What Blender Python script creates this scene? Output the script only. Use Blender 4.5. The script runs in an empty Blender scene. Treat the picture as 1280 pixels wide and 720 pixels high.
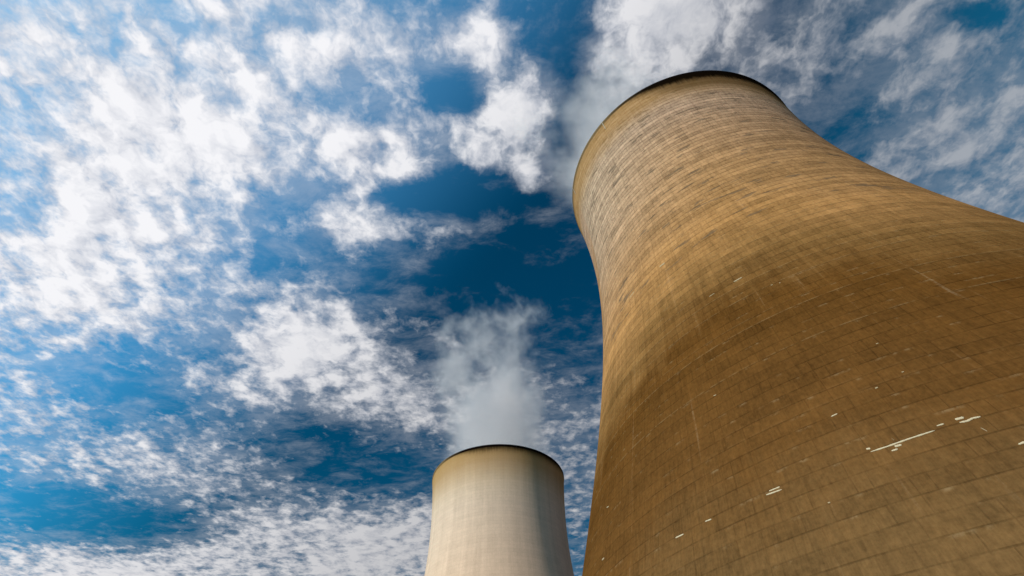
import bpy, bmesh, math, random
import numpy as np
from mathutils import Matrix, Vector
random.seed(4)
sc = bpy.context.scene
COL = sc.collection

# ------------------------------------------------------------------ camera
FPX = 619.82
PITCH, ROLL = math.radians(51.178), math.radians(-2.660)
CAMZ = 1.7
F = Vector((0, math.cos(PITCH), math.sin(PITCH)))
U = Vector((0, -math.sin(PITCH), math.cos(PITCH)))
EX = Vector((1, 0, 0))
c_, s_ = math.cos(ROLL), math.sin(ROLL)
XC = EX * c_ + U * s_
YC = EX * -s_ + U * c_
cam_d = bpy.data.cameras.new('camera')
cam = bpy.data.objects.new('camera', cam_d)
COL.objects.link(cam)
M = Matrix.Identity(4)
for i in range(3):
    M[i][0], M[i][1], M[i][2] = XC[i], YC[i], -F[i]
M[2][3] = CAMZ
cam.matrix_world = M
cam_d.sensor_width = 36
cam_d.lens = FPX / 1280 * 36
cam_d.clip_start = 0.1
cam_d.clip_end = 30000
sc.camera = cam

# ------------------------------------------------------------------ light
SUN_AZ = math.radians(234)      # clockwise from +Y
SUN_EL = math.radians(30)
SUN_STRENGTH = 4.3
SKY_STRENGTH = 0.1
EXPOSURE = -0.25

def ray(x, y):
    x = (x - 640) / FPX; y = (360 - y) / FPX
    return XC * x + YC * y + F

class N:
    """tiny node-expression helper"""
    def __init__(s, tree): s.t = tree
    def new(s, typ, **kw):
        n = s.t.nodes.new(typ)
        for k, v in kw.items(): setattr(n, k, v)
        return n
    def put(s, sock, v):
        if hasattr(v, 'is_output') or isinstance(v, bpy.types.NodeSocket): s.t.links.new(v, sock)
        elif v is not None: sock.default_value = v
    def m(s, op, a, b=None, c=None, clamp=False):
        n = s.new('ShaderNodeMath', operation=op, use_clamp=clamp)
        for i, v in enumerate((a, b, c)): s.put(n.inputs[i], v)
        return n.outputs[0]
    def add(s, a, b): return s.m('ADD', a, b)
    def sub(s, a, b): return s.m('SUBTRACT', a, b)
    def mul(s, a, b): return s.m('MULTIPLY', a, b)
    def ss(s, v, lo, hi, a=0., b=1., mode='SMOOTHSTEP'):
        n = s.new('ShaderNodeMapRange', interpolation_type=mode)
        for i, x in enumerate((v, lo, hi, a, b)): s.put(n.inputs[i], x)
        return n.outputs[0]
    def lin(s, v, lo, hi, a=0., b=1.): return s.ss(v, lo, hi, a, b, 'LINEAR')
    def vec(s, x=0., y=0., z=0.):
        n = s.new('ShaderNodeCombineXYZ')
        for i, v in enumerate((x, y, z)): s.put(n.inputs[i], v)
        return n.outputs[0]
    def sep(s, v):
        n = s.new('ShaderNodeSeparateXYZ'); s.put(n.inputs[0], v); return n.outputs
    def v(s, op, a, b=None, out=0):
        n = s.new('ShaderNodeVectorMath', operation=op)
        s.put(n.inputs[0], a)
        if b is not None:
            if op == 'SCALE': s.put(n.inputs['Scale'], b)
            else: s.put(n.inputs[1], b)
        return n.outputs[out]
    def noise(s, vec, scale, detail=4., rough=.5, dist=0., lac=2.0, color=False, typ='FBM'):
        n = s.new('ShaderNodeTexNoise'); n.noise_dimensions = '3D'
        s.put(n.inputs['Vector'], vec); s.put(n.inputs['Scale'], scale)
        n.inputs['Detail'].default_value = detail; n.inputs['Roughness'].default_value = rough
        n.inputs['Distortion'].default_value = dist; n.inputs['Lacunarity'].default_value = lac
        return n.outputs[1] if color else n.outputs[0]
    def white(s, vec):
        n = s.new('ShaderNodeTexWhiteNoise'); n.noise_dimensions = '3D'; s.put(n.inputs['Vector'], vec); return n.outputs[0]
    def mix(s, f, a, b, mode='MIX'):
        n = s.new('ShaderNodeMix', data_type='RGBA', blend_type=mode)
        s.put(n.inputs['Factor'], f)
        for k, v in (('A', a), ('B', b)):
            sock = [i for i in n.inputs if i.name == k and i.type == 'RGBA'][0]
            if isinstance(v, tuple) and len(v) == 3: v = (*v, 1)
            s.put(sock, v)
        return [o for o in n.outputs if o.type == 'RGBA'][0]
    def ramp(s, f, stops, mode='LINEAR'):
        n = s.new('ShaderNodeValToRGB'); n.color_ramp.interpolation = mode
        e = n.color_ramp.elements
        while len(e) < len(stops): e.new(.5)
        for k, (p, c) in enumerate(stops):
            e[k].position = p; e[k].color = (*c, 1) if len(c) == 3 else c
        s.put(n.inputs[0], f); return n.outputs[0]

# ------------------------------------------------------------------ sky (world)
world = bpy.data.worlds.new('World'); sc.world = world; world.use_nodes = True
wt = world.node_tree; wt.nodes.clear(); w = N(wt)
tc = w.new('ShaderNodeTexCoord')
D = tc.outputs['Generated']
dx, dy, dz = w.sep(D)
zc = w.m('MAXIMUM', dz, 0.03)
P = w.vec(w.m('DIVIDE', dx, zc), w.m('DIVIDE', dy, zc), 0.)
sky = w.new('ShaderNodeTexSky', sky_type='NISHITA')
sky.sun_disc = False; sky.sun_elevation = SUN_EL; sky.sun_rotation = SUN_AZ
sky.air_density = 1.0; sky.dust_density = 0.6; sky.ozone_density = 3.0
sv = (math.sin(SUN_AZ) * math.cos(SUN_EL), math.cos(SUN_AZ) * math.cos(SUN_EL), math.sin(SUN_EL))
cosg = w.v('DOT_PRODUCT', D, sv, out=1)
# deep polarised blue a quarter turn from the sun, milky toward it
hs = w.new('ShaderNodeHueSaturation'); w.put(hs.inputs['Color'], sky.outputs[0])
hs.inputs['Hue'].default_value = 0.485; hs.inputs['Saturation'].default_value = 1.3; hs.inputs['Value'].default_value = 1.0
blue = w.mix(1.0, hs.outputs[0], (0.03, 0.56, 0.62), 'MULTIPLY')
blue = w.v('SCALE', blue, w.lin(w.ss(cosg, 0.12, 0.50), 0., 1., 1.0, 3.2))
blue = w.v('ADD', blue, w.v('SCALE', (3.4, 4.9, 5.4), w.m('POWER', w.lin(w.m('MINIMUM', cosg, .78), 0.16, 1.0), 1.8)))
blue = w.v('ADD', blue, w.v('SCALE', (0.1, .9, 1.5), w.ss(dx, .35, .9)))
# unseen dull warm band, added low to east and south to cut blue ambient
ambient_band = w.mul(w.ss(dz, .70, .40), w.ss(w.sub(w.mul(dx, 1.2), dy), .40, .80))
blue = w.mix(ambient_band, blue, (.75, .50, .40))

# cloud field: (px, py, rx, ry, angle, strength) seen directions of the cloud groups, laid on a flat layer overhead
BLOBS = [
 (110,130,330,270,0,.34),(330,130,220,170,0,.22),(20,370,210,170,0,.29),(190,335,260,130,10,.24),(250,230,160,110,0,.14),
 (480,178,105,72,0,.60),(470,60,130,70,0,.30),(592,65,68,58,0,.62),(632,92,24,30,0,-.5),(575,128,34,24,0,-.4),(560,205,40,30,0,-.2),(662,122,72,56,10,.66),(622,172,95,48,15,.62),(672,214,44,34,0,.62),
 (438,268,85,55,0,.55),(385,420,110,70,-10,.40),(310,480,130,55,0,.24),(450,475,150,62,18,.30),(560,290,100,50,-15,.34),(480,340,60,40,0,.2),
 (790,75,150,110,-55,.50),(885,25,120,70,0,.30),(1010,60,210,160,0,.12),(1190,110,150,130,0,.20),(1210,230,240,130,0,.30),
 (340,705,300,75,-5,.42),(60,722,190,55,0,.44),(500,685,150,70,-8,.24),(250,590,270,95,0,.19),(90,520,130,80,40,.10),
 (700,560,130,190,0,.16),(520,530,110,60,20,.18),(20,590,90,120,0,.12),(130,160,60,60,0,.1),(1130,20,160,60,0,.1),
 (565,150,230,170,0,-.20),(330,40,80,40,0,-.12),(420,215,50,25,20,-.2),(300,230,60,40,20,-.12),(510,240,40,30,0,-.2),
 (18,235,60,90,-10,-.30),(240,35,55,42,40,-.26),(272,98,50,32,0,-.18),(545,112,40,44,30,-.30),(706,170,40,80,0,-.42),(695,40,55,70,0,-.42),(712,110,32,90,0,-.45),
 (690,340,170,140,0,-.45),(545,245,110,38,0,-.30),(600,345,140,60,0,-.40),(478,330,70,90,0,-.30),(330,290,110,60,20,-.24),(430,370,60,40,0,-.2),
 (165,498,130,44,10,-.34),(430,575,140,34,0,-.44),(70,640,150,50,5,-.44),(190,660,110,34,0,-.34),(460,612,110,36,0,-.24),(310,620,60,25,0,-.1),
 (1075,175,60,60,0,-.30),(1145,120,26,70,0,-.2),(1225,15,50,28,0,-.36),(1040,130,60,60,0,-.12),(640,400,50,90,0,-.1),(385,540,100,24,0,-.2),(560,250,60,30,0,-.2),
 (400,30,60,30,0,-.15),(30,450,60,40,0,-.15),(720,440,60,120,0,-.20),(440,130,50,25,0,-.2),(545,190,40,40,0,-.15),
]
cover = w.ss(dy, -0.25, 0.15, 0.0, 0.43)      # clear sky behind, broken cloud ahead
wob = w.v('SCALE', w.v('SUBTRACT', w.noise(P, 2.2, 3., .55, color=True), (.5, .5, .5)), 0.22)
Pw = w.v('ADD', P, wob)
for (px, py, rx, ry, ang, st) in BLOBS:
    def pl(x, y):
        r = ray(x, y); return np.array([r.x / r.z, r.y / r.z])
    c0 = pl(px, py); a = math.radians(ang); e = 4.
    J = np.stack([(pl(px + e, py) - pl(px - e, py)) / (2 * e), (pl(px, py + e) - pl(px, py - e)) / (2 * e)], 1)
    E_ = np.array([[math.cos(a) * rx, -math.sin(a) * ry], [math.sin(a) * rx, math.cos(a) * ry]])
    Uu, S, _ = np.linalg.svd(J @ E_)
    mp = w.new('ShaderNodeMapping', vector_type='TEXTURE')
    w.put(mp.inputs[0], Pw)
    mp.inputs['Location'].default_value = (c0[0], c0[1], 0)
    mp.inputs['Rotation'].default_value = (0, 0, math.atan2(Uu[1, 0], Uu[0, 0]))
    mp.inputs['Scale'].default_value = (S[0], S[1], 1)
    cover = w.add(cover, w.ss(w.v('LENGTH', mp.outputs[0], out=1), 0.25 if st > 0 else 0., 1.15 if st > 0 else 1.35, st, 0.))
SD = (-0.034, -0.022, 0.)
def billow(vec):
    big = w.noise(vec, 4.2, 2., .5, .35)
    mid = w.noise(w.v('ADD', vec, (7.3, 1.1, 0)), 12., 4., .60, .2)
    return w.add(w.mul(w.sub(big, .5), .75), w.mul(w.sub(mid, .5), 1.25))
Pf = w.v('ADD', P, w.v('SCALE', w.v('SUBTRACT', w.noise(P, 14., 3., .6, color=True), (.5, .5, .5)), .07))
n0 = billow(Pf); n1 = billow(w.v('ADD', Pf, SD))
fib = w.noise(w.v('ADD', P, (3.7, 9.1, 0)), 38., 4., .68, .1)
fleck = w.noise(w.v('ADD', P, (1.7, 4.1, 0)), 21., 3., .6, .1)
mack = w.ss(dz, .80, .45)
dens = w.add(cover, w.mul(n0, w.lin(mack, 0, 1, 1.0, .70)))
dens = w.add(dens, w.mul(w.sub(fleck, .5), w.lin(mack, 0, 1, .45, 1.05)))
dens = w.add(dens, w.mul(w.sub(fib, .5), .42))
alpha = w.ss(dens, 0.29, 1.0)
alpha = w.mul(alpha, w.ss(dx, .20, .62, 1., .66))      # the layer thins to a veil eastward
# thin veil between the clouds
veil = w.noise(w.v('ADD', w.v('MULTIPLY', P, (1.0, 1.6, 1.)), (5., 2., 0)), 6.5, 7., .68, .3)
va = w.mul(w.ss(w.add(veil, w.mul(cover, .30)), .48, .84), .32)
alpha = w.m('MAXIMUM', alpha, va)
thick = w.ss(dens, 0.60, 1.15)
relief = w.m('MULTIPLY', w.sub(n0, n1), 1.4)
shade = w.m('ADD', w.add(w.mul(thick, .45), .42), relief, clamp=True)
ccol = w.mix(shade, (0.45, 0.49, 0.58), (0.88, 0.88, 0.91))
aur = w.ss(cosg, -0.25, 0.60)
cl = w.v('SCALE', ccol, w.lin(aur, 0., 1., .72, 1.25))
bg1 = w.new('ShaderNodeBackground'); w.put(bg1.inputs[0], blue); bg1.inputs[1].default_value = SKY_STRENGTH
bg2 = w.new('ShaderNodeBackground'); w.put(bg2.inputs[0], cl); bg2.inputs[1].default_value = 1.0
mx = w.new('ShaderNodeMixShader'); w.put(mx.inputs[0], alpha)
wt.links.new(bg1.outputs[0], mx.inputs[1]); wt.links.new(bg2.outputs[0], mx.inputs[2])
wo = w.new('ShaderNodeOutputWorld'); wt.links.new(mx.outputs[0], wo.inputs[0])
world.cycles.sampling_method = 'MANUAL'; world.cycles.sample_map_resolution = 512

sun_d = bpy.data.lights.new('sun', 'SUN'); sun_d.energy = SUN_STRENGTH; sun_d.angle = math.radians(.53); sun_d.color = (1.0, .83, .67)
sun = bpy.data.objects.new('sun', sun_d); COL.objects.link(sun)
sun.rotation_euler = Vector(sv).to_track_quat('Z', 'Y').to_euler()
vs = sc.view_settings
vs.view_transform = 'Standard'; vs.look = 'None'; vs.gamma = 1; vs.exposure = EXPOSURE; vs.use_curve_mapping = False
sc.cycles.volume_bounces = 3; sc.cycles.max_bounces = 6; sc.cycles.diffuse_bounces = 3
sc.cycles.volume_step_rate = 1.0; sc.cycles.volume_max_steps = 128
sc.cycles.use_denoising = True

# ------------------------------------------------------------------ helpers
def link(name, bm, mat, parent=None, smooth=True):
    me = bpy.data.meshes.new(name); bm.to_mesh(me); bm.free()
    for p in me.polygons: p.use_smooth = smooth
    if mat: me.materials.append(mat)
    o = bpy.data.objects.new(name, me); COL.objects.link(o)
    if parent: o.parent = parent
    return o

def material(name):
    m = bpy.data.materials.new(name); m.use_nodes = True
    m.node_tree.nodes.clear(); n = N(m.node_tree)
    out = n.new('ShaderNodeOutputMaterial')
    return m, n, out

# ------------------------------------------------------------------ tower shape
H, ZT, RT, RTOP, RB = 114.0, 90.85, 26.422, 27.77, 45.516
Z_INLET = 8.0
def R(z):
    if z > ZT:
        u = (z - ZT) / (H - ZT); return math.sqrt(RT**2 + u*u*(RTOP**2 - RT**2))
    u = (ZT - z) / ZT; return math.sqrt(RT**2 + u*u*(RB**2 - RT**2))
C1 = Vector((44.153, 60.072, 0)); C2 = Vector((-9.564, 195.641, 0))
LIFT, Z0 = 1.185, 13.70

def concrete(name, tower):
    m, n, out = material(name)
    tc = n.new('ShaderNodeTexCoord'); O = tc.outputs['Object']
    x, y, z = n.sep(O)
    th = n.m('ARCTAN2', y, x)
    nu = 144
    u = n.mul(th, nu / (2 * math.pi)); vv = n.mul(n.sub(z, Z0), 1 / LIFT)
    iu = n.m('FLOOR', u); fu = n.m('FRACT', u); iv = n.m('FLOOR', vv); fv = n.m('FRACT', vv)
    u2 = n.mul(th, 2 * nu / (2 * math.pi)); iu2 = n.m('FLOOR', u2); fu2 = n.m('FRACT', u2)
    # cylinder-wrapped coordinates in metres
    rr = n.vec(n.mul(n.m('COSINE', th), 33.), n.mul(n.m('SINE', th), 33.), z)
    S = lambda sx, sz: n.v('MULTIPLY', rr, (sx, sx, sz))
    patch = n.noise(S(.05, .05), 1., 3., .55)
    blot = n.noise(S(.16, .35), 1., 5., .6)
    streak = n.noise(S(1.3, .045), 1., 5., .62)
    streakf = n.noise(S(4.5, .16), 1., 4., .65)
    grain = n.noise(S(3.0, 3.0), 1., 6., .7)
    rowr = n.white(n.vec(iv, 3.1, 0.))
    pan = n.white(n.vec(iu, iv, 0.)); pan2 = n.white(n.vec(iu2, iv, 5.))
    dash = n.noise(n.vec(n.mul(th, 26.), n.mul(iv, 3.17), 2.), 1., 2., .5)   # stretches of a lift that differ
    pit = n.noise(S(9., 1.6), 1., 3., .65)
    # joints
    ev = n.m('MINIMUM', fv, n.sub(1., fv))
    eu = n.m('MINIMUM', fu2, n.sub(1., fu2))
    brk = n.ss(n.noise(S(.6, .6), 1., 3., .6), .38, .62)
    jw = n.lin(z, 30., 70., .075, .20)
    hl = n.mul(n.ss(ev, .012, jw, 1., 0.), n.lin(brk, 0, 1, .35, 1.))
    vsel = n.ss(n.white(n.vec(n.m('ROUND', u2), iv, 9.)), .35, .8)
    vl = n.mul(n.ss(eu, .012, jw, 1., 0.), n.mul(vsel, n.lin(brk, 0, 1, .5, 1.)))
    eu1 = n.m('MINIMUM', fu, n.sub(1., fu))
    vl1 = n.mul(n.ss(eu1, .02, .17, 1., 0.), n.ss(n.white(n.vec(n.m('ROUND', u), iv, 7.)), .0, .5, .35, 1.))
    hi = n.ss(z, 38., 60.)
    joint = n.m('MAXIMUM', hl, n.add(n.mul(n.mul(vl, n.sub(1., hi)), .7), n.mul(n.mul(vl1, hi), .30)))
    ridge = n.mul(n.ss(n.m('ABSOLUTE', n.sub(fv, .10)), .02, .10, 1., 0.), n.mul(n.ss(rowr, .45, .8), n.ss(n.add(n.mul(grain, .5), n.mul(dash, .5)), .42, .56)))
    ridge = n.mul(ridge, n.mul(n.ss(z, 20., 32.), n.ss(z, 75., 50.)))
    hz = n.mul(z, 1 / H)
    if tower == 1:
        zz = n.add(hz, n.mul(n.sub(patch, .5), .10))
        zz = n.add(zz, n.mul(n.sub(blot, .5), .06))
        zz = n.add(zz, n.mul(n.sub(streak, .5), .05))
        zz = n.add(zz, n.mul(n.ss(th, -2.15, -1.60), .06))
        zz = n.add(zz, n.mul(n.ss(th, -2.45, -3.05), .05))  # grazing-light brightening of the left edge, put into the colour
        base = n.ramp(zz, [(0.0, (.165, .090, .038)), (.12, (.152, .079, .030)), (.20, (.122, .053, .015)), (.33, (.114, .047, .011)),
                           (.41, (.21, .103, .034)), (.50, (.37, .182, .068)), (.66, (.42, .226, .114)), (.80, (.44, .262, .170)), (.90, (.48, .305, .218)), (1.0, (.44, .28, .185))])
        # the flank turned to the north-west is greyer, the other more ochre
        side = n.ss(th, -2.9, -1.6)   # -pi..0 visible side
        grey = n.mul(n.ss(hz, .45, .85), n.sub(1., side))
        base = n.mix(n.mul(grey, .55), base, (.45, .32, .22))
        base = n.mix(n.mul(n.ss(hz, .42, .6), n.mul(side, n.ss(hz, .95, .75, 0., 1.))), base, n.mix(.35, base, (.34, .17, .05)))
    else:
        base = n.ramp(n.add(hz, n.mul(n.sub(patch, .5), .06)), [(0., (.54, .36, .24)), (.6, (.66, .46, .34)), (.8, (.65, .48, .375)), (.93, (.62, .46, .33)), (1., (.50, .34, .18))])
    k = 1.0 if tower == 1 else .38
    val = n.add(1., n.mul(n.sub(pan, .5), n.lin(z, 40., 80., .10 * k, .20 if tower == 1 else .03)))
    val = n.add(val, n.mul(n.sub(pan2, .5), .08 * k))
    val = n.add(val, n.mul(n.sub(rowr, .5), n.lin(z, 24., 50., .10 * k, .31 if tower == 1 else .04)))
    band = n.noise(n.vec(n.mul(th, 3.), 4., n.mul(z, .42)), 1., 4., .6)
    val = n.add(val, n.mul(n.sub(band, .5), .55 if tower == 1 else .10))
    val = n.add(val, n.mul(n.sub(streak, .5), .45 * k))
    val = n.add(val, n.mul(n.sub(streakf, .5), .45 * k))
    val = n.add(val, n.mul(n.sub(blot, .5), .55 * k))
    val = n.add(val, n.mul(n.sub(grain, .5), 1.0 * k))
    val = n.add(val, n.mul(n.sub(pit, .5), .60 * k))
    if tower == 2: val = n.add(val, n.mul(n.sub(n.noise(S(.28, .008), 1., 3., .6), .5), .42))
    val = n.m('MAXIMUM', val, .3)
    col = n.v('SCALE', base, val)
    # pale lime runs below some lifts
    lime = n.mul(n.mul(n.ss(streak, .60, .74), n.ss(streakf, .48, .66)), n.ss(grain, .35, .6))
    col = n.mix(n.mul(lime, .25 * k), col, (.42, .33, .23))
    # pale edge at the head of some lifts and dark damp lengths of lift
    pale = n.mul(n.ss(fv, .75, .93), n.mul(n.ss(dash, .55, .68), n.ss(grain, .4, .6)))
    col = n.mix(n.mul(pale, .22 * k), col, (.42, .30, .17))
    col = n.mix(n.mul(n.mul(ridge, streakf), .30 * k), col, (.44, .30, .16))
    damp = n.mul(n.ss(dash, .36, .26), n.ss(fv, .0, .2, 1., .6))
    col = n.mix(n.mul(damp, .42 * k), col, n.v('SCALE', col, .42))
    if tower == 1:
        spots = n.mul(n.ss(n.noise(S(.20, .8), 1., 4., .6), .585, .645), n.ss(hz, .42, .5))
        col = n.mix(n.mul(spots, .6), col, (.10, .075, .055))
    col = n.mix(n.mul(joint, n.lin(hz, .3, .8, .42, .85) if tower == 1 else .09), col, n.v('SCALE', col, .38))
    # soot and algae under the lip
    top = n.add(hz, n.mul(n.sub(blot, .5), .03))
    top = n.add(top, n.mul(n.sub(streakf, .5), .025))
    och = n.mul(n.ss(top, .885 if tower == 1 else .84, .965), n.ss(grain, .2, .6, .6, 1.))
    col = n.mix(n.mul(och, .80), col, n.mix(.7, n.v('SCALE', col, .62), (.40, .195, .045)))
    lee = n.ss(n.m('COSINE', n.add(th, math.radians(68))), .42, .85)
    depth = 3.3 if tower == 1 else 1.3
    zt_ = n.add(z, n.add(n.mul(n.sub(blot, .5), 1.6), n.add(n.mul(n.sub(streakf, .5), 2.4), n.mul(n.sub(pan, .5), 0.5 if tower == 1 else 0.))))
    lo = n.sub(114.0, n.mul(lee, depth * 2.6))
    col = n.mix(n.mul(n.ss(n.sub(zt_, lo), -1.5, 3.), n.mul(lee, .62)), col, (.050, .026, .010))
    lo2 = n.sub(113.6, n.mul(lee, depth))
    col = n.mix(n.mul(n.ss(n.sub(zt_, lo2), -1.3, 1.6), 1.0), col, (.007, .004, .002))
    bs = n.new('ShaderNodeBsdfPrincipled'); n.put(bs.inputs['Base Color'], col)
    bs.inputs['Roughness'].default_value = 1.; bs.inputs['Specular IOR Level'].default_value = .0
    # relief: recessed joints, each shutter set a touch in or out
    h = n.add(n.mul(joint, -1.), n.mul(pan, .35)); h = n.add(h, n.mul(grain, .8)); h = n.add(h, n.mul(fv, .5))
    bp = n.new('ShaderNodeBump'); bp.inputs['Strength'].default_value = .6 if tower == 1 else .12; bp.inputs['Distance'].default_value = .05
    n.put(bp.inputs['Height'], h); n.t.links.new(bp.outputs[0], bs.inputs['Normal'])
    n.t.links.new(bs.outputs[0], out.inputs[0])
    return m

def simple(name, colr, rough=.9, var=.3, scale=3.):
    m, n, out = material(name)
    tc = n.new('ShaderNodeTexCoord')
    f = n.noise(tc.outputs['Object'], scale, 6., .6)
    col = n.mix(f, tuple(c * (1 - var) for c in colr), tuple(c * (1 + var) for c in colr))
    bs = n.new('ShaderNodeBsdfPrincipled'); n.put(bs.inputs['Base Color'], col); bs.inputs['Roughness'].default_value = rough
    bp = n.new('ShaderNodeBump'); bp.inputs['Strength'].default_value = .3; bp.inputs['Distance'].default_value = .03
    n.put(bp.inputs['Height'], f); n.t.links.new(bp.outputs[0], bs.inputs['Normal'])
    n.t.links.new(bs.outputs[0], out.inputs[0]); return m

def lip_mat():
    m, n, out = material('sooty_concrete'); tc = n.new('ShaderNodeTexCoord')
    x, y, z = n.sep(tc.outputs['Object']); th = n.m('ARCTAN2', y, x)
    f = n.noise(tc.outputs['Object'], .5, 5., .6)
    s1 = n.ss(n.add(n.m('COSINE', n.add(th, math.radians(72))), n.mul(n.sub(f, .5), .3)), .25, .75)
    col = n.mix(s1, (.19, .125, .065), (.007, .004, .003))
    bs = n.new('ShaderNodeBsdfPrincipled'); n.put(bs.inputs['Base Color'], col); bs.inputs['Roughness'].default_value = .95
    bs.inputs['Specular IOR Level'].default_value = .02
    n.t.links.new(bs.outputs[0], out.inputs[0]); return m
M_LIP = lip_mat()
M_INNER = simple('inner_concrete', (.12, .09, .06))
M_PATCH = simple('repair_mortar', (.56, .44, .29), var=.18, scale=6.)
M_DULL = simple('old_mortar', (.40, .29, .17), var=.25, scale=2.)
M_STEEL = simple('galvanised_steel', (.36, .31, .24), .6, .15)
M_LEG = simple('leg_concrete', (.22, .19, .15))

NS = 288
def revolve(profile, ns=NS, closed=False):
    bm = bmesh.new(); rings = []
    for (r, z) in profile:
        rings.append([bm.verts.new((r * math.cos(2*math.pi*k/ns), r * math.sin(2*math.pi*k/ns), z)) for k in range(ns)])
    pairs = list(zip(rings, rings[1:])) + ([(rings[-1], rings[0])] if closed else [])
    for a, b in pairs:
        for k in range(ns):
            bm.faces.new((a[k], a[(k+1) % ns], b[(k+1) % ns], b[k]))
    return bm

def tower(c, label, k):
    root = bpy.data.objects.new('cooling_tower', None); COL.objects.link(root); root.location = c
    root['label'] = label; root['category'] = 'cooling tower'; root['group'] = 'hyperbolic concrete cooling towers'
    zs = [Z_INLET + (H - .9 - Z_INLET) * i / 220 for i in range(221)]
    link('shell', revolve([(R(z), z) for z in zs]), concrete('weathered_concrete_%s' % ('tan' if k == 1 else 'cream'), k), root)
    inner = [(R(z) - (.35 + .5 * max(0, 1 - z / 40)), z) for z in zs[::-4]]
    link('inner_face', revolve(inner), M_INNER, root)
    # stiffening lip: a slightly proud ring round the mouth
    rl = R(H)
    link('rim', revolve([(R(H-.9) - .36, H - .9), (R(H-.9) + .02, H - .9), (rl + .05, H - .62), (rl + .05, H), (rl - .5, H), (rl - .5, H - .9)], closed=True), M_LIP, root, smooth=False)
    # foot ring
    r0 = R(Z_INLET)
    link('foot_ring', revolve([(r0 + .15, Z_INLET - .9), (r0 + .15, Z_INLET), (r0 - .9, Z_INLET), (r0 - .9, Z_INLET - .9)], closed=True), M_LEG, root, smooth=False)
    return root

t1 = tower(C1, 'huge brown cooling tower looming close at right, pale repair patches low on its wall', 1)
t2 = tower(C2, 'distant cream cooling tower left of the brown one, with ochre stained rim', 2)

# ------------------------------------------------------------------ pale mortar repairs on the near tower
def patch(parent, pts, width, thick=.02, mat=None):
    """a mortar smear following the shell through (theta_deg, z) points, ragged edged"""
    bm = bmesh.new(); n = max(6, int(len(pts) * 10)); L, Rr = [], []
    P_ = [(math.radians(a), z) for a, z in pts]
    for i in range(n + 1):
        t = i / n * (len(P_) - 1); j = min(int(t), len(P_) - 2); f = t - j
        a = P_[j][0] * (1 - f) + P_[j+1][0] * f; z = P_[j][1] * (1 - f) + P_[j+1][1] * f
        e = max(0., 1 - abs(2 * i / n - 1) ** 6)
        w_ = (width * (.75 + .5 * random.random()) * math.sqrt(e) + .01) / 2
        col = []
        for s, q in ((-1, 0), (-1, 1), (1, 1), (1, 0)):
            zz = z + s * w_ * (1 if q == 0 else .85); r = R(zz) + (.004 if q == 0 else thick)
            col.append(bm.verts.new((r * math.cos(a), r * math.sin(a), zz)))
        L.append(col)
    for A, B in zip(L, L[1:]):
        for k in range(3): bm.faces.new((A[k], B[k], B[k+1], A[k+1]))
    bm.faces.new(L[0]); bm.faces.new(L[-1][::-1])
    return link('repair_patch', bm, mat or M_PATCH, parent)

def on_shell(px, py):
    """where the sight line (px, py) meets the near tower's wall"""
    d = ray(px, py); z = 4.
    while z < H:
        t = (z - CAMZ) / d.z; X, Y = d.x * t - C1.x, d.y * t - C1.y
        if math.hypot(X, Y) < R(z): return math.degrees(math.atan2(Y, X)), z, t
        z += .02
SMEARS = [
 ([(1088,565),(1110,558),(1135,549),(1169,538)], 2.6), ([(1083,561.5),(1088,560.5)], 3.6), ([(1114.5,548),(1118,551)], 1.6),
 ([(1118.5,558.5),(1127,556)], 4.), ([(1114.5,564),(1122.5,561.5)], 3.), ([(1171,532.8),(1180,529.8)], 2.4),
 ([(1194,524.8),(1205,522)], 4.), ([(1199.5,528.5),(1209,526.3),(1216,522.8),(1226,520.8)], 3.4), ([(1226,535),(1234,539.5)], 1.6),
 ([(1273,556),(1288,550)], 3.6), ([(958,619),(978,612)], 2.2), ([(961.5,614),(975,608.5)], 2.2), ([(844.5,672.5),(855,667.5)], 2.),
 ([(882,652),(889.5,649)], 2.), ([(1039,520.8),(1047,517.2)], 2.), ([(752.5,700),(755.5,697.5)], 2.4),
 ([(1127,465.5),(1130,464.5)], 1.8), ([(1094,485.5),(1097.5,484)], 2.2), ([(1035,628.8),(1038,628)], 2.), ([(892,495),(895.5,493.5)], 1.8),
 ([(758.5,634.5),(761,633)], 1.8), ([(824.5,333.5),(831,328.5)], 3.4), ([(787,372.5),(793,364.5)], 1.8), ([(917,352.5),(928,346.5)], 2.6),
 ([(886.5,371),(893.5,366.5)], 1.4), ([(963.5,357),(966,355.5)], 1.4), ([(974,354),(976,353)], 1.4), ([(1095,430),(1098,429)],1.5),
]
for pts, wpx in SMEARS:
    hs_ = [on_shell(*p) for p in pts]
    t = hs_[0][2]
    patch(t1, [(a, z) for a, z, _ in hs_], .82 * wpx / (24. * 28. / t), .02, M_DULL if hs_[0][1] > 26 or (wpx < 3.3 and abs(pts[0][0] - pts[-1][0]) < 5) else None)
# lightning conductor tapes on the lip
for (px, py) in ((757, 161), (722, 247)):
    a, z, t = on_shell(px, py); a = math.radians(a)
    bm = bmesh.new()
    zs = [H + .3, H, H - .9, H - 2, H - 3.4]
    L = []
    for z in zs:
        r = (R(min(z, H)) + .08) if z > H - .95 else R(z) + .05
        e = Vector((math.cos(a), math.sin(a), 0)); tt = Vector((-math.sin(a), math.cos(a), 0))
        p = e * r + Vector((0, 0, z))
        L.append([bm.verts.new(p + tt * s * .06 + e * q * .04) for s, q in ((-1, 0), (1, 0), (1, 1), (-1, 1))])
    for A, B in zip(L, L[1:]):
        for k in range(4): bm.faces.new((A[k], A[(k+1) % 4], B[(k+1) % 4], B[k]))
    bm.faces.new(L[0]); bm.faces.new(L[-1][::-1])
    bmesh.ops.recalc_face_normals(bm, faces=bm.faces)
    link('lightning_conductor', bm, M_STEEL, t1, smooth=False)

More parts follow.
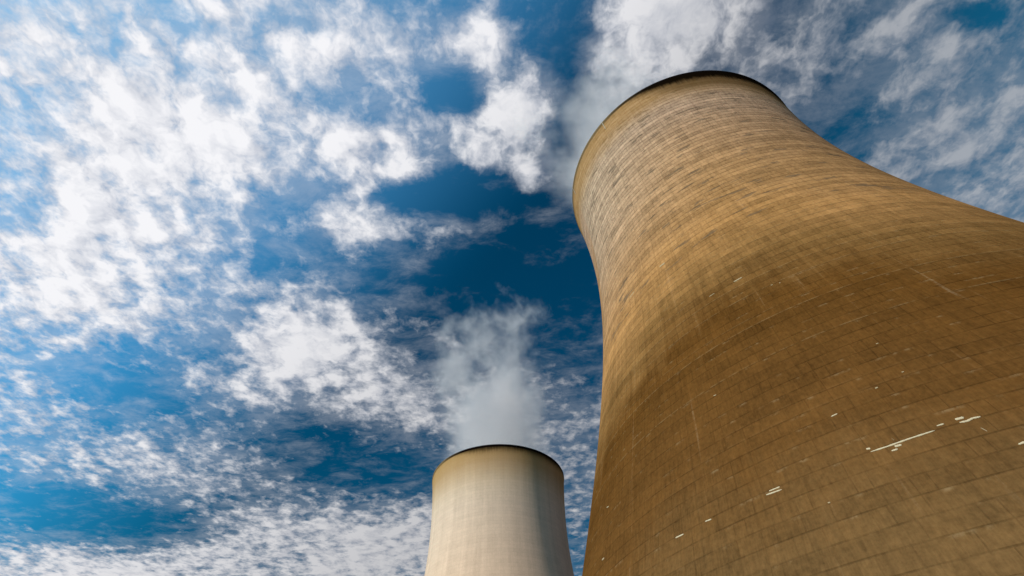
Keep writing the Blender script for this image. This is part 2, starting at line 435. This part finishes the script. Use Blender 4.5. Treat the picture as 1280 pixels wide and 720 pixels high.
# ------------------------------------------------------------------ ground to the horizon
m, n, out = material('gravel_ground')
tcg = n.new('ShaderNodeTexCoord'); f1 = n.noise(tcg.outputs['Object'], .02, 8., .65); f2 = n.noise(tcg.outputs['Object'], 2.5, 6., .7)
colg = n.mix(n.ss(f1, .4, .6), (.13, .095, .060), (.24, .17, .105)); colg = n.mix(n.mul(f2, .5), colg, (.14, .11, .07))
bs = n.new('ShaderNodeBsdfPrincipled'); n.put(bs.inputs['Base Color'], colg); bs.inputs['Roughness'].default_value = 1.
bp = n.new('ShaderNodeBump'); bp.inputs['Distance'].default_value = .05; n.put(bp.inputs['Height'], f2); n.t.links.new(bp.outputs[0], bs.inputs['Normal'])
n.t.links.new(bs.outputs[0], out.inputs[0])
bm = bmesh.new(); bmesh.ops.create_grid(bm, x_segments=40, y_segments=40, size=9000)
g = link('ground', bm, m, smooth=False); g['kind'] = 'structure'

# ------------------------------------------------------------------ steam leaving the mouths
def steam(c, label, drift, height, r0, r1, dens, seed, hole=(.42, .72), fade=.55):
    """soft column of vapour, drifting with the wind; density is real volume"""
    m = bpy.data.materials.new('vapour'); m.use_nodes = True; m.node_tree.nodes.clear(); n = N(m.node_tree)
    out = n.new('ShaderNodeOutputMaterial'); tc = n.new('ShaderNodeTexCoord'); O = tc.outputs['Object']
    x, y, z = n.sep(O); hz = n.mul(z, 1 / height)
    hh = n.m('MAXIMUM', hz, 0.)
    bend = n.m('POWER', hh, 1.25)
    ax = n.sub(x, n.mul(bend, drift[0])); ay = n.sub(y, n.mul(bend, drift[1]))
    rad = n.m('SQRT', n.add(n.mul(ax, ax), n.mul(ay, ay)))
    rr = n.m('DIVIDE', rad, n.lin(hz, 0, 1, r0, r1))
    wv = n.v('ADD', n.v('MULTIPLY', n.vec(ax, ay, z), (1, 1, .8)), (seed, seed * 2., 0))
    big = n.noise(wv, .034, 3., .55, .5); fine = n.noise(wv, .085, 5., .66, .25)
    nz = n.add(n.mul(big, .55), n.mul(fine, .45))
    ero = n.lin(hz, .10, .8, .15, 1.5)             # calm at the mouth, torn above
    body = n.sub(1.08, n.m('POWER', rr, 2.0))
    d = n.add(body, n.mul(n.sub(nz, .5), n.mul(ero, 7.)))
    d = n.sub(d, n.mul(n.ss(hz, .25, 1.0), 1.5 * fade))
    d = n.ss(d, 0.0, 1.3)
    d = n.mul(d, n.mul(n.ss(hz, 1.0, .82), n.ss(rr, 1.3, 1.0)))
    d = n.mul(d, n.lin(hz, 0., .8, dens, dens * .55))
    v_ = n.new('ShaderNodeVolumePrincipled'); v_.inputs['Color'].default_value = (.985, .925, .94, 1)
    v_.inputs['Anisotropy'].default_value = .1; n.put(v_.inputs['Density'], d)
    n.t.links.new(v_.outputs[0], out.inputs['Volume'])
    bm = bmesh.new(); ns = 40; rings = []
    for i in range(9):
        h_ = i / 8; rr_ = (r0 + (r1 - r0) * h_) * 1.32; b = h_ ** 1.25
        if i == 0: rr_ = min(rr_, RTOP - 1.2)
        rings.append([bm.verts.new((drift[0] * b + rr_ * math.cos(2*math.pi*k/ns), drift[1] * b + rr_ * math.sin(2*math.pi*k/ns), h_ * height)) for k in range(ns)])
    for a, b in zip(rings, rings[1:]):
        for k in range(ns): bm.faces.new((a[k], a[(k+1) % ns], b[(k+1) % ns], b[k]))
    bm.faces.new(rings[0][::-1]); bm.faces.new(rings[-1])
    o = link('steam', bm, m); o.location = (c.x, c.y, H + .3)
    o['kind'] = 'stuff'; o['label'] = label; o['category'] = 'steam'
    return o
steam(C2, 'grey steam rising from the mouth of the distant cream tower', (-6, 0), 118, 23.5, 38, .085, 3., fade=.75)
steam(C1, 'pale steam drifting left from the mouth of the near brown tower', (-20, 18), 110, 23, 31, .055, 11.)
